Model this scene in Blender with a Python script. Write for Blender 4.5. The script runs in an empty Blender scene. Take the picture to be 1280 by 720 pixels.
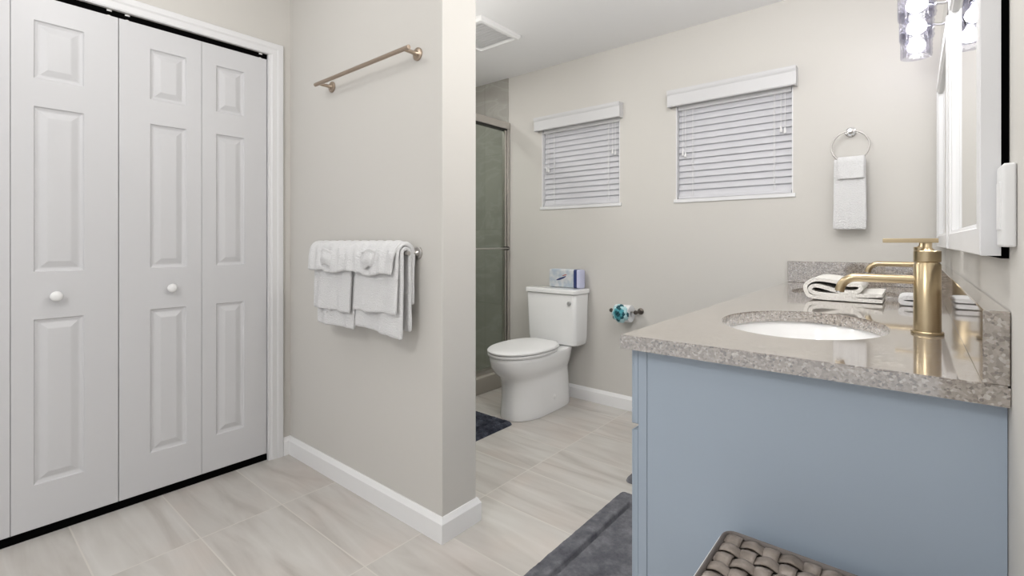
import bpy, bmesh, math, random
from mathutils import Vector, Matrix, noise
from math import sin, cos, pi, radians, sqrt, exp

S = bpy.context.scene
COL = S.collection
random.seed(7)

# ------------------------------------------------------------------ camera
CAM_H, FPX, YAW, V0 = 1.12, 604.46, 39.734, 301.9
cd = bpy.data.cameras.new('camera')
cam = bpy.data.objects.new('camera', cd)
COL.objects.link(cam)
cam.location = (0, 0, CAM_H)
cam.rotation_euler = (radians(90), 0, radians(YAW))
cd.sensor_fit = 'HORIZONTAL'
cd.sensor_width = 36
cd.lens = 36 * FPX / 1280
cd.shift_y = (V0 - 360) / 1280
cd.clip_start = 0.02
S.camera = cam

# ------------------------------------------------------------------ light
S.view_settings.view_transform = 'Standard'
S.view_settings.look = 'None'
S.view_settings.exposure = 0.0
S.view_settings.gamma = 1
S.view_settings.use_curve_mapping = False
W = bpy.data.worlds.new('daylight')
S.world = W
W.use_nodes = True
bg = W.node_tree.nodes['Background']
bg.inputs[0].default_value = (0.97, 0.98, 1.0, 1)
POWER = dict(world=0.9, hall=32, near=5, mid=25, bulbs=2.3, toilet=5, shower=5)
bg.inputs[1].default_value = POWER['world']


def point_light(name, loc, radius, power, color=(1, 0.985, 0.96)):
    l = bpy.data.lights.new(name, 'POINT')
    l.shadow_soft_size = radius
    l.energy = power
    l.color = color
    o = bpy.data.objects.new(name, l)
    COL.objects.link(o)
    o.location = loc
    return o


def area(name, loc, size, power, color=(1, 0.985, 0.96)):
    l = bpy.data.lights.new(name, 'AREA')
    l.shape = 'DISK'
    l.size = size
    l.energy = power
    l.color = color
    o = bpy.data.objects.new(name, l)
    COL.objects.link(o)
    o.location = loc
    return o


# ceiling lamp by the closet, then added fill lights without fixtures, all unseen
point_light('closet_globe_light', (-1.85, 0.35, 2.26), 0.05, POWER['near'])
point_light('vanity_fill_light', (-0.35, 1.10, 2.18), 0.10, POWER['mid'] * 0.66)  # added fill for the vanity side, no fixture there
point_light('vanity_fill_light', (-0.50, 1.85, 2.20), 0.10, POWER['mid'] * 0.34)  # second added fill, reaching the far end and the toilet bowl
area('toilet_fill_light', (-1.98, 1.72, 2.42), 0.22, POWER['toilet'])  # added downward fill for the dim toilet corner
point_light('partition_fill_light', (-2.0, 1.53, 1.82), 0.07, POWER['toilet'] * 1.7)  # added unseen fill behind the partition to lift the ceiling, no real sconce
area('shower_fill_light', (-2.93, 2.2, 2.42), 0.14, POWER['shower'])  # added fill that brightens the shower tiles
point_light('entry_fill_light', (-0.9, -0.9, 2.20), 0.14, POWER['hall'])  # added fill behind the camera to even out the room

# ------------------------------------------------------------------ materials


def mat(name, col, rough=0.5, metal=0.0, coat=0.0, spec=0.5, alpha=None):
    m = bpy.data.materials.new(name)
    m.use_nodes = True
    b = m.node_tree.nodes['Principled BSDF']
    b.inputs['Base Color'].default_value = (*col, 1)
    b.inputs['Roughness'].default_value = rough
    b.inputs['Metallic'].default_value = metal
    b.inputs['Coat Weight'].default_value = coat
    b.inputs['Coat Roughness'].default_value = 0.05
    b.inputs['Specular IOR Level'].default_value = spec
    return m


def nd(m, t, **kw):
    n = m.node_tree.nodes.new(t)
    for k, v in kw.items():
        setattr(n, k, v)
    return n


def lk(m, a, b):
    m.node_tree.links.new(a, b)


def bsdf(m):
    return m.node_tree.nodes['Principled BSDF']


def bump(m, scale, strength, dist=0.002, detail=3, stretch=None):
    tc = nd(m, 'ShaderNodeTexCoord')
    nz = nd(m, 'ShaderNodeTexNoise')
    nz.inputs['Scale'].default_value = scale
    nz.inputs['Detail'].default_value = detail
    bp = nd(m, 'ShaderNodeBump')
    bp.inputs['Strength'].default_value = strength
    bp.inputs['Distance'].default_value = dist
    if stretch:
        mp = nd(m, 'ShaderNodeMapping')
        mp.inputs['Scale'].default_value = stretch
        lk(m, tc.outputs['Object'], mp.inputs[0])
        lk(m, mp.outputs[0], nz.inputs['Vector'])
    else:
        lk(m, tc.outputs['Object'], nz.inputs['Vector'])
    lk(m, nz.outputs['Fac'], bp.inputs['Height'])
    lk(m, bp.outputs[0], bsdf(m).inputs['Normal'])
    return nz


def ramp(m, fac, stops):
    r = nd(m, 'ShaderNodeValToRGB')
    e = r.color_ramp.elements
    while len(e) < len(stops):
        e.new(0.5)
    for i, (p, c) in enumerate(stops):
        e[i].position = p
        e[i].color = (*c, 1)
    lk(m, fac, r.inputs[0])
    return r


def mixc(m, fac, a, b, mode='MIX'):
    x = nd(m, 'ShaderNodeMix', data_type='RGBA', blend_type=mode)
    if hasattr(fac, 'links'):
        lk(m, fac, x.inputs[0])
    else:
        x.inputs[0].default_value = fac
    for s, v in ((x.inputs[6], a), (x.inputs[7], b)):
        if hasattr(v, 'links'):
            lk(m, v, s)
        else:
            s.default_value = (*v, 1)
    return x.outputs[2]


M = {}
M['wall'] = mat('wall_paint', (0.62, 0.602, 0.57), 0.75)
bump(M['wall'], 90, 0.05, 0.002)
M['ceil'] = mat('ceiling_paint', (0.86, 0.86, 0.865), 0.8)
bump(M['ceil'], 120, 0.08, 0.002)
M['white'] = mat('white_trim_paint', (0.74, 0.74, 0.75), 0.4)
M['base'] = mat('white_baseboard_paint', (0.85, 0.85, 0.855), 0.4)
M['valance'] = mat('white_valance', (0.62, 0.62, 0.63), 0.45)
M['door'] = mat('white_door_paint', (0.61, 0.61, 0.625), 0.42)
bump(M['door'], 60, 0.05, 0.001, stretch=(1, 1, .08))
M['black'] = mat('black_track_and_gap_shade', (0.003, 0.003, 0.003), 0.9, spec=0.0)  # upper track, and the painted shade in the gap under the doors
M['backing'] = mat('black_backing_board', (0.002, 0.002, 0.002), 0.9, spec=0.0)
M['porcelain'] = mat('white_porcelain', (0.88, 0.88, 0.88), 0.12, coat=0.5)
M['plastic'] = mat('white_plastic', (0.82, 0.82, 0.82), 0.35)
M['slat'] = mat('white_faux_wood_slat', (0.60, 0.60, 0.63), 0.45)
M['blue'] = mat('dusty_blue_paint', (0.385, 0.455, 0.54), 0.42)
bump(M['blue'], 40, 0.04, 0.001)
M['towel'] = mat('white_terry', (0.76, 0.76, 0.765), 0.95, spec=0.1)
bump(M['towel'], 210, 1.0, 0.006, 4)
M['cream_towel'] = mat('cream_white_terry', (0.86, 0.84, 0.80), 0.95, spec=0.1)
bump(M['cream_towel'], 210, 1.0, 0.006, 4)
M['nickel'] = mat('brushed_nickel', (0.52, 0.50, 0.48), 0.32, 1)
M['bronze'] = mat('warm_brushed_nickel', (0.42, 0.34, 0.27), 0.36, 1)
M['dark_bronze'] = mat('dark_bronze_metal', (0.16, 0.14, 0.125), 0.4, 1)
M['chrome'] = mat('chrome', (0.72, 0.72, 0.72), 0.12, 1)
M['gold'] = mat('brushed_gold', (0.52, 0.415, 0.265), 0.28, 1)
bump(M['gold'], 60, 0.06, 0.001, stretch=(8, 8, .3))
M['mirror'] = mat('mirror_silver', (0.92, 0.93, 0.92), 0.01, 1)
M['steel_frame'] = mat('satin_aluminium', (0.60, 0.575, 0.545), 0.35, 1)
M['dark_rubber'] = mat('dark_gasket', (0.02, 0.018, 0.016), 0.6)
M['button'] = mat('satin_chrome_button', (0.45, 0.45, 0.45), 0.6, 0.3)
M['cord'] = mat('white_cord', (0.8, 0.8, 0.8), 0.8)

# glass that lets light straight through with a fresnel sheen
def thin_glass(name, tint, rough=0.0, refl=1.0):
    m = bpy.data.materials.new(name)
    m.use_nodes = True
    nt = m.node_tree
    nt.nodes.clear()
    out = nd(m, 'ShaderNodeOutputMaterial')
    tr = nd(m, 'ShaderNodeBsdfTransparent')
    tr.inputs[0].default_value = (*tint, 1)
    gl = nd(m, 'ShaderNodeBsdfGlossy')
    gl.inputs['Roughness'].default_value = rough
    lw = nd(m, 'ShaderNodeLayerWeight')
    lw.inputs[0].default_value = 0.5
    pw = nd(m, 'ShaderNodeMath', operation='POWER')
    pw.inputs[1].default_value = 5
    fr = nd(m, 'ShaderNodeMath', operation='MULTIPLY_ADD')
    fr.inputs[1].default_value = 0.92
    fr.inputs[2].default_value = 0.06
    lk(m, lw.outputs['Facing'], pw.inputs[0])
    lk(m, pw.outputs[0], fr.inputs[0])
    mu = nd(m, 'ShaderNodeMath', operation='MULTIPLY')
    mu.inputs[1].default_value = refl
    mx = nd(m, 'ShaderNodeMixShader')
    lk(m, fr.outputs[0], mu.inputs[0])
    lk(m, mu.outputs[0], mx.inputs[0])
    lk(m, tr.outputs[0], mx.inputs[1])
    lk(m, gl.outputs[0], mx.inputs[2])
    lk(m, mx.outputs[0], out.inputs[0])
    return m


M['glass'] = thin_glass('clear_window_glass', (0.95, 0.97, 0.96))
M['shower_glass'] = thin_glass('shower_glass', (0.86, 0.89, 0.86), 0.0, 0.6)
M['crystal'] = thin_glass('crystal_glass', (0.86, 0.86, 0.90), 0.02, 0.45)


def emit(name, col, strength):
    m = mat(name, (0.9, 0.9, 0.9), 0.4)
    b = bsdf(m)
    b.inputs['Emission Color'].default_value = (*col, 1)
    b.inputs['Emission Strength'].default_value = strength
    return m


M['bulb'] = emit('lit_bulb', (1, 0.98, 0.95), 12 * POWER['bulbs'])
M['diffuser'] = emit('lit_diffuser', (1, 0.98, 0.95), 2)

# floor: stacked rectangular stone-look tiles, long side along x
TL, TW, TX, TY = 0.615, 0.3045, -1.70, 1.096
m = M['floor'] = mat('stone_look_tile', (0.5, 0.5, 0.5), 0.34)
tc = nd(m, 'ShaderNodeTexCoord')
mp = nd(m, 'ShaderNodeMapping')
mp.inputs['Location'].default_value = (-TX / TL + 20, -TY / TW + 20, 0)
mp.inputs['Scale'].default_value = (1 / TL, 1 / TW, 1)
lk(m, tc.outputs['Object'], mp.inputs[0])
fl = nd(m, 'ShaderNodeVectorMath', operation='FLOOR')
lk(m, mp.outputs[0], fl.inputs[0])
wn = nd(m, 'ShaderNodeTexWhiteNoise', noise_dimensions='3D')
lk(m, fl.outputs[0], wn.inputs[0])
fr_ = nd(m, 'ShaderNodeVectorMath', operation='FRACTION')
lk(m, mp.outputs[0], fr_.inputs[0])
sx = nd(m, 'ShaderNodeSeparateXYZ')
lk(m, fr_.outputs[0], sx.inputs[0])


def edge(sock, w):      # 1 in the joint
    a = nd(m, 'ShaderNodeMath', operation='SUBTRACT')
    lk(m, sock, a.inputs[0])
    a.inputs[1].default_value = 0.5
    b = nd(m, 'ShaderNodeMath', operation='ABSOLUTE')
    lk(m, a.outputs[0], b.inputs[0])
    c = nd(m, 'ShaderNodeMath', operation='GREATER_THAN')
    lk(m, b.outputs[0], c.inputs[0])
    c.inputs[1].default_value = 0.5 - w
    return c.outputs[0]


gx, gy = edge(sx.outputs[0], 0.0025 / TL), edge(sx.outputs[1], 0.0025 / TW)
gm = nd(m, 'ShaderNodeMath', operation='MAXIMUM')
lk(m, gx, gm.inputs[0])
lk(m, gy, gm.inputs[1])
# per tile: shifted veins, alternate lean
sc = nd(m, 'ShaderNodeVectorMath', operation='SCALE')
lk(m, wn.outputs['Color'], sc.inputs[0])
sc.inputs['Scale'].default_value = 9
ad = nd(m, 'ShaderNodeVectorMath', operation='ADD')
lk(m, tc.outputs['Object'], ad.inputs[0])
lk(m, sc.outputs[0], ad.inputs[1])
rot = nd(m, 'ShaderNodeMapping')
rot.inputs['Rotation'].default_value = (0, 0, radians(-32))
rot.inputs['Scale'].default_value = (1.6, 11, 1)
lk(m, ad.outputs[0], rot.inputs[0])
n1 = nd(m, 'ShaderNodeTexNoise')
n1.inputs['Scale'].default_value = 1.0
n1.inputs['Detail'].default_value = 6
n1.inputs['Distortion'].default_value = 1.1
lk(m, rot.outputs[0], n1.inputs['Vector'])
r1 = ramp(m, n1.outputs['Fac'], [(0.30, (0.37, 0.335, 0.30)), (0.43, (0.49, 0.455, 0.42)), (0.55, (0.56, 0.53, 0.495)), (0.72, (0.64, 0.615, 0.585))])
n2 = nd(m, 'ShaderNodeTexNoise')
n2.inputs['Scale'].default_value = 3.2
n2.inputs['Detail'].default_value = 2
lk(m, ad.outputs[0], n2.inputs['Vector'])
r2 = ramp(m, n2.outputs['Fac'], [(0.35, (0.58, 0.575, 0.545)), (0.5, (0.54, 0.52, 0.49)), (0.68, (0.60, 0.53, 0.48))])
c1 = mixc(m, 0.36, r1.outputs[0], r2.outputs[0])
c2 = mixc(m, gm.outputs[0], c1, (0.63, 0.60, 0.555))
lk(m, c2, bsdf(m).inputs['Base Color'])

# speckled quartz top
m = M['stone'] = mat('speckled_quartz', (0.5, 0.5, 0.5), 0.12, coat=1.0)
bsdf(m).inputs['Coat IOR'].default_value = 2.6
tc = nd(m, 'ShaderNodeTexCoord')
v1 = nd(m, 'ShaderNodeTexVoronoi')
v1.inputs['Scale'].default_value = 240
lk(m, tc.outputs['Object'], v1.inputs['Vector'])
sp = nd(m, 'ShaderNodeSeparateColor')
lk(m, v1.outputs['Color'], sp.inputs[0])
ra = ramp(m, sp.outputs[0], [(0.0, (0.10, 0.076, 0.058)), (0.14, (0.20, 0.165, 0.135)), (0.5, (0.285, 0.245, 0.21)), (0.86, (0.37, 0.33, 0.29)), (1.0, (0.52, 0.49, 0.45))])
v2 = nd(m, 'ShaderNodeTexVoronoi')
v2.inputs['Scale'].default_value = 62
v2.inputs['Randomness'].default_value = 1
lk(m, tc.outputs['Object'], v2.inputs['Vector'])
lt = nd(m, 'ShaderNodeMath', operation='LESS_THAN')
lk(m, v2.outputs['Distance'], lt.inputs[0])
lt.inputs[1].default_value = 0.15
nz = nd(m, 'ShaderNodeTexNoise')
nz.inputs['Scale'].default_value = 14
lk(m, tc.outputs['Object'], nz.inputs['Vector'])
rb = ramp(m, nz.outputs['Fac'], [(0.3, (0.90, 0.90, 0.90)), (0.7, (1.08, 1.06, 1.04))])
ca = mixc(m, 1.0, ra.outputs[0], rb.outputs[0], 'MULTIPLY')
cb = mixc(m, lt.outputs[0], ca, (0.12, 0.09, 0.075))
lk(m, cb, bsdf(m).inputs['Base Color'])

# shower wall tile
m = M['shower_tile'] = mat('grey_marble_tile', (0.4, 0.4, 0.38), 0.22)
tc = nd(m, 'ShaderNodeTexCoord')
mp = nd(m, 'ShaderNodeMapping')
mp.inputs['Rotation'].default_value = (0, radians(35), radians(35))
mp.inputs['Scale'].default_value = (3, 3, 7)
lk(m, tc.outputs['Object'], mp.inputs[0])
n1 = nd(m, 'ShaderNodeTexNoise')
n1.inputs['Scale'].default_value = 1
n1.inputs['Detail'].default_value = 6
n1.inputs['Distortion'].default_value = 0.7
lk(m, mp.outputs[0], n1.inputs['Vector'])
r1 = ramp(m, n1.outputs['Fac'], [(0.3, (0.36, 0.345, 0.315)), (0.48, (0.39, 0.378, 0.345)), (0.52, (0.44, 0.43, 0.40)), (0.57, (0.395, 0.383, 0.35)), (0.8, (0.425, 0.412, 0.38))])
s3 = nd(m, 'ShaderNodeSeparateXYZ')
lk(m, tc.outputs['Object'], s3.inputs[0])
hs = nd(m, 'ShaderNodeMath', operation='ADD')
lk(m, s3.outputs[0], hs.inputs[0])
lk(m, s3.outputs[1], hs.inputs[1])
cv = nd(m, 'ShaderNodeCombineXYZ')
lk(m, hs.outputs[0], cv.inputs[0])
lk(m, s3.outputs[2], cv.inputs[1])
bt = nd(m, 'ShaderNodeTexBrick')
bt.offset = 0.0
bt.inputs['Scale'].default_value = 1
bt.inputs['Brick Width'].default_value = 0.305
bt.inputs['Row Height'].default_value = 0.61
bt.inputs['Mortar Size'].default_value = 0.002
bt.inputs['Color1'].default_value = (1, 1, 1, 1)
bt.inputs['Color2'].default_value = (0.9, 0.9, 0.9, 1)
bt.inputs['Mortar'].default_value = (0.72, 0.72, 0.70, 1)
lk(m, cv.outputs[0], bt.inputs['Vector'])
lk(m, mixc(m, 1.0, r1.outputs[0], bt.outputs[0], 'MULTIPLY'), bsdf(m).inputs['Base Color'])
M['curb'] = mat('beige_stone_curb', (0.47, 0.44, 0.39), 0.35)
nzc = bump(M['curb'], 30, 0.05, 0.001)


def fibre(name, stops, scale, bstr):
    m = mat(name, (0.2, 0.2, 0.2), 0.95, spec=0.1)
    tc = nd(m, 'ShaderNodeTexCoord')
    a = nd(m, 'ShaderNodeTexNoise')
    a.inputs['Scale'].default_value = scale
    a.inputs['Detail'].default_value = 6
    a.inputs['Roughness'].default_value = 0.7
    lk(m, tc.outputs['Object'], a.inputs['Vector'])
    r = ramp(m, a.outputs['Fac'], stops)
    lk(m, r.outputs[0], bsdf(m).inputs['Base Color'])
    b = nd(m, 'ShaderNodeTexNoise')
    b.inputs['Scale'].default_value = 350
    lk(m, tc.outputs['Object'], b.inputs['Vector'])
    bp = nd(m, 'ShaderNodeBump')
    bp.inputs['Strength'].default_value = bstr
    bp.inputs['Distance'].default_value = 0.004
    lk(m, b.outputs['Fac'], bp.inputs['Height'])
    lk(m, bp.outputs[0], bsdf(m).inputs['Normal'])
    return m


M['grey_rug'] = fibre('grey_plush', [(0.32, (0.10, 0.102, 0.118)), (0.5, (0.16, 0.162, 0.18)), (0.68, (0.25, 0.25, 0.27))], 16, 1.0)
M['navy_rug'] = fibre('charcoal_plush', [(0.35, (0.020, 0.022, 0.032)), (0.52, (0.055, 0.06, 0.08)), (0.68, (0.14, 0.15, 0.18))], 16, 1.0)
m = M['wicker'] = mat('grey_brown_wicker', (0.3, 0.27, 0.25), 0.55)
tc = nd(m, 'ShaderNodeTexCoord')
nz = nd(m, 'ShaderNodeTexNoise')
nz.inputs['Scale'].default_value = 45
nz.inputs['Detail'].default_value = 5
lk(m, tc.outputs['Object'], nz.inputs['Vector'])
rr = ramp(m, nz.outputs['Fac'], [(0.3, (0.14, 0.115, 0.095)), (0.55, (0.235, 0.198, 0.17)), (0.75, (0.35, 0.305, 0.27))])
lk(m, rr.outputs[0], bsdf(m).inputs['Base Color'])
M['wicker_rim'] = mat('dark_wicker_rim', (0.15, 0.13, 0.12), 0.55)
M['liner'] = mat('white_cotton_liner', (0.82, 0.82, 0.82), 0.9)
M['pack'] = mat('pale_grey_wrapper', (0.56, 0.58, 0.61), 0.35)
nz = nd(M['pack'], 'ShaderNodeTexNoise')
nz.inputs['Scale'].default_value = 22
nz.inputs['Detail'].default_value = 2
tc = nd(M['pack'], 'ShaderNodeTexCoord')
lk(M['pack'], tc.outputs['Object'], nz.inputs['Vector'])
rr = ramp(M['pack'], nz.outputs['Fac'], [(0.38, (0.66, 0.67, 0.69)), (0.5, (0.56, 0.60, 0.64)), (0.62, (0.46, 0.52, 0.60))])
lk(M['pack'], rr.outputs[0], bsdf(M['pack']).inputs['Base Color'])
M['navy'] = mat('navy_print', (0.03, 0.045, 0.16), 0.4)
M['lav'] = mat('pale_lavender_print', (0.58, 0.60, 0.78), 0.4)
M['red'] = mat('dull_red_print', (0.42, 0.10, 0.10), 0.4)
M['teal'] = mat('teal_tissue', (0.08, 0.36, 0.42), 0.8)
M['teal_pale'] = mat('pale_aqua_tissue', (0.45, 0.68, 0.72), 0.8)
M['teal_dark'] = mat('dark_teal_tissue', (0.012, 0.085, 0.11), 0.8)
M['paper'] = mat('white_tissue_paper', (0.83, 0.84, 0.85), 0.9)
M['hole'] = mat('dark_recess', (0.05, 0.05, 0.05), 0.8)
M['vent'] = mat('ceiling_vent_white', (0.80, 0.80, 0.80), 0.5)

# ------------------------------------------------------------------ mesh helpers


def wloc(o):
    v = Vector((0, 0, 0))
    while o is not None:
        v = v + o.location
        o = o.parent
    return v


class B:
    def __init__(s):
        s.bm = bmesh.new()

    def box(s, a, b, bev=0.0, seg=2):
        t = bmesh.new()
        vs = [t.verts.new((x, y, z)) for x in (a[0], b[0]) for y in (a[1], b[1]) for z in (a[2], b[2])]
        for f in ((0, 1, 3, 2), (4, 6, 7, 5), (0, 4, 5, 1), (2, 3, 7, 6), (0, 2, 6, 4), (1, 5, 7, 3)):
            t.faces.new([vs[i] for i in f])
        if bev:
            bmesh.ops.bevel(t, geom=t.edges[:], offset=bev, segments=seg, affect='EDGES', profile=0.7)
        s.add(t)
        return s

    def add(s, t, mtx=None):
        if mtx is not None:
            bmesh.ops.transform(t, matrix=mtx, verts=t.verts[:])
        me = bpy.data.meshes.new('tmp')
        t.to_mesh(me)
        s.bm.from_mesh(me)
        bpy.data.meshes.remove(me)
        t.free()

    def loft(s, rings, cap0=True, cap1=True, closed=True):
        bm = s.bm
        R = [[bm.verts.new(p) for p in r] for r in rings]
        n = len(R[0])
        for i in range(len(R) - 1):
            for j in range(n if closed else n - 1):
                k = (j + 1) % n
                bm.faces.new((R[i][j], R[i][k], R[i + 1][k], R[i + 1][j]))
        if closed and cap0:
            bm.faces.new(R[0][::-1])
        if closed and cap1:
            bm.faces.new(R[-1])
        return s

    def tube(s, pts, r, seg=16, caps=True):
        P = [Vector(p) for p in pts]
        rs = r if isinstance(r, (list, tuple)) else [r] * len(P)
        up = None
        rings = []
        for i, p in enumerate(P):
            d = (P[min(i + 1, len(P) - 1)] - P[max(i - 1, 0)]).normalized()
            if up is None:
                up = Vector((0, 0, 1)) if abs(d.z) < 0.9 else Vector((0, 1, 0))
            a = d.cross(up)
            if a.length < 1e-5:
                a = d.cross(Vector((1, 0, 0)))
            a.normalize()
            b = a.cross(d).normalized()
            up = b
            rings.append([p + (a * cos(2 * pi * k / seg) + b * sin(2 * pi * k / seg)) * rs[i] for k in range(seg)])
        s.loft(rings, caps, caps)
        return s

    def lathe(s, prof, c, axis='z', seg=32, cap0=True, cap1=True):
        """prof: (radius, height along axis)"""
        c = Vector(c)
        rings = []
        for r, h in prof:
            ring = []
            for k in range(seg):
                a = 2 * pi * k / seg
                u, v = r * cos(a), r * sin(a)
                o = {'z': (u, v, h), 'y': (u, h, -v), 'x': (h, u, v)}[axis]
                ring.append(c + Vector(o))
            rings.append(ring)
        s.loft(rings, cap0, cap1)
        return s

    def build(s, name, m, parent=None, smooth=None, mods=()):
        bm = s.bm
        bmesh.ops.recalc_face_normals(bm, faces=bm.faces[:])
        if parent is not None:
            off = wloc(parent)
            loc = Vector((0, 0, 0))
        else:
            xs = [v.co for v in bm.verts]
            off = Vector(((min(v.x for v in xs) + max(v.x for v in xs)) / 2, (min(v.y for v in xs) + max(v.y for v in xs)) / 2, min(v.z for v in xs)))
            loc = off
        for v in bm.verts:
            v.co -= off
        me = bpy.data.meshes.new(name)
        bm.to_mesh(me)
        bm.free()
        o = bpy.data.objects.new(name, me)
        COL.objects.link(o)
        o.location = loc
        o.parent = parent
        me.materials.append(M[m] if isinstance(m, str) else m)
        if smooth is not None:
            me.polygons.foreach_set('use_smooth', [True] * len(me.polygons))
            if smooth > 0:
                me.set_sharp_from_angle(angle=radians(smooth))
        for t, kw in mods:
            md = o.modifiers.new(t.lower(), t)
            for k, v in kw.items():
                setattr(md, k, v)
        return o


def thing(name, label, cat, loc, group=None):
    o = bpy.data.objects.new(name, None)
    COL.objects.link(o)
    o.location = loc
    o.empty_display_size = 0.05
    o['label'] = label
    o['category'] = cat
    if group:
        o['group'] = group
    return o


def tag(o, label, cat, group=None):
    o['label'] = label
    o['category'] = cat
    if group:
        o['group'] = group
    return o


def struct(o, label=None, cat=None):
    o['kind'] = 'structure'
    if label:
        o['label'] = label
    if cat:
        o['category'] = cat
    return o


def sroot(name, loc, label, cat):
    return struct(thing(name, label, cat, loc))


def copy_tree(o, off):
    r = o.copy()
    COL.objects.link(r)
    r.location = o.location + Vector(off)
    for ch in list(o.children):
        c = ch.copy()
        COL.objects.link(c)
        c.parent = r
        for g in list(ch.children):
            d = g.copy()
            COL.objects.link(d)
            d.parent = c
    return r


def rrect(x0, y0, x1, y1, r, z, n=6):
    pts = []
    for cx, cy, a0 in ((x1 - r, y1 - r, 0), (x0 + r, y1 - r, 90), (x0 + r, y0 + r, 180), (x1 - r, y0 + r, 270)):
        for k in range(n + 1):
            a = radians(a0 + 90 * k / n)
            pts.append((cx + r * cos(a), cy + r * sin(a), z))
    return pts


# ------------------------------------------------------------------ room
XC, XD = -2.545, -2.551        # closet wall face, closet door face
YP0, YP1, XP = 1.222, 1.402, -1.354
YF, XR, ZC = 2.968, 0.112, 2.43
YB = -1.6                      # open end of the room behind the camera
XS0 = -3.35                    # far side of the shower
DY0, DY1, DTOP = -0.127, 1.117, 2.078

struct(B().box((-3.5, YB, -0.1), (0.3, 3.15, 0)).build('floor', 'floor'), 'pale stone-look rectangular floor tiles with veins', 'floor')
struct(B().box((-3.5, YB, ZC), (0.3, 3.15, ZC + 0.1)).build('ceiling', 'ceil'), 'flat white ceiling', 'ceiling')

b = B()
b.box((XC - 0.10, YB, 0), (XC, DY0, ZC))
b.box((XC - 0.10, DY1, 0), (XC, YP0, ZC))
b.box((XC - 0.10, DY0, DTOP), (XC, DY1, ZC))
struct(b.build('wall_left', 'wall'), 'greige wall around the white closet doors', 'wall')
b = B()
b.box((-3.42, -0.45, 0), (-3.35, YP0, ZC))
b.box((-3.35, -0.45, 0), (XC - 0.10, -0.38, ZC))
struct(b.build('wall_closet', 'wall'), 'wall inside the closet', 'wall')
struct(B().box((-3.42, YP0, 0), (XP, YP1, ZC), 0.004, 2).build('wall_partition', 'wall'), 'greige partition wall holding two towel bars', 'wall')
struct(B().box((XR, YB, 0), (XR + 0.12, 3.1, ZC)).build('wall_right', 'wall'), 'greige wall behind the vanity', 'wall')

WIN = {1: (-2.172, -1.522, 1.372, 1.985), 2: (-1.140, -0.500, 1.372, 1.985)}
b = B()
XT = -2.502                    # tile to paint line on the far wall
xs = [XT, WIN[1][0], WIN[1][1], WIN[2][0], WIN[2][1], XR]
for i in range(5):
    if i % 2 == 0:
        b.box((xs[i], YF, 0), (xs[i + 1], YF + 0.13, ZC))
    else:
        w = WIN[1 if i == 1 else 2]
        b.box((xs[i], YF, 0), (xs[i + 1], YF + 0.13, w[2]))
        b.box((xs[i], YF, w[3]), (xs[i + 1], YF + 0.13, ZC))
struct(b.build('wall_far', 'wall'), 'greige far wall with two small windows', 'wall')

b = B()
b.box((XS0 - 0.07, YF - 0.006, 0), (XT, YF + 0.13, ZC))
b.box((XS0 - 0.07, YP1, 0), (XS0, YF - 0.006, ZC))
b.box((XS0, YP1, 0), (-2.50, YP1 + 0.012, ZC))
struct(b.build('wall_shower', 'shower_tile'), 'grey marble tiled shower wall behind the glass door', 'wall')
struct(B().box((-2.585, YP1 + 0.012, 0), (-2.44, YF - 0.006, 0.118), 0.006).build('trim_1', 'curb'), 'beige stone curb of the shower', 'curb')


def baseboard(name, pts, label, h=0.092, t=0.016):
    """pts: polyline on the wall face with outward normal to its right; mitred profile"""
    prof = [(0, 0), (t, 0), (t, h * 0.78), (t * 0.72, h * 0.86), (t * 0.45, h * 0.95), (t * 0.3, h), (0, h)]
    P = [Vector((x, y, 0)) for x, y in pts]
    rings = []
    for i, p in enumerate(P):
        ns = []
        if i > 0:
            d = (P[i] - P[i - 1]).normalized()
            ns.append(Vector((d.y, -d.x, 0)))
        if i < len(P) - 1:
            d = (P[i + 1] - P[i]).normalized()
            ns.append(Vector((d.y, -d.x, 0)))
        n = ns[0]
        if len(ns) == 2:
            n = (ns[0] + ns[1]) / (1 + ns[0].dot(ns[1]))
        rings.append([p + n * u + Vector((0, 0, z)) for u, z in prof])
    return struct(B().loft(rings).build(name, 'base', smooth=None), label, 'baseboard')


baseboard('baseboard_partition', [(XC, DY1 + 0.062), (XC, YP0), (XP, YP0), (XP, YP1), (-2.43, YP1)], 'white baseboard around the partition wall foot')
baseboard('baseboard_far', [(-2.43, YF), (-0.50, YF)], 'white baseboard under the windows')
baseboard('baseboard_right', [(XR, 1.0), (XR, YB)], 'white baseboard of the vanity wall')

# closet casing
def casing():
    prof = [(0, 0), (0.010, 0), (0.014, 0.006), (0.014, 0.028), (0.018, 0.036), (0.018, 0.058), (0.012, 0.062), (0, 0.062)]
    P = [(DY1, 0, 1, 0), (DY1, DTOP, 1, 1), (DY0, DTOP, -1, 1), (DY0, 0, -1, 0)]
    rings = [[(XC + u, y + ny * v, z + nz_ * v) for u, v in prof] for y, z, ny, nz_ in P]
    b = B().loft(rings)
    # jamb lining
    b.box((XC - 0.10, DY1 - 0.012, 0), (XC + 0.008, DY1 + 0.002, DTOP))
    b.box((XC - 0.10, DY0 - 0.002, 0), (XC + 0.008, DY0 + 0.012, DTOP))
    return b.build('trim_2', 'white')


struct(casing(), 'white casing around the closet doors', 'door casing')
struct(B().box((XD - 0.030, DY0 + 0.012, 0.0), (XD - 0.004, DY1 - 0.012, 0.030)).build('gap_shade_strip', 'black'), 'black strip painted as the shaded gap under the closet doors', 'door track')  # black strip put in as the shade of the door gap, no track
struct(B().box((XD - 0.034, DY0 + 0.012, DTOP - 0.022), (XD - 0.002, DY1 - 0.012, DTOP + 0.004)).build('trim_3', 'black'), 'black track above the closet doors', 'door track')

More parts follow.
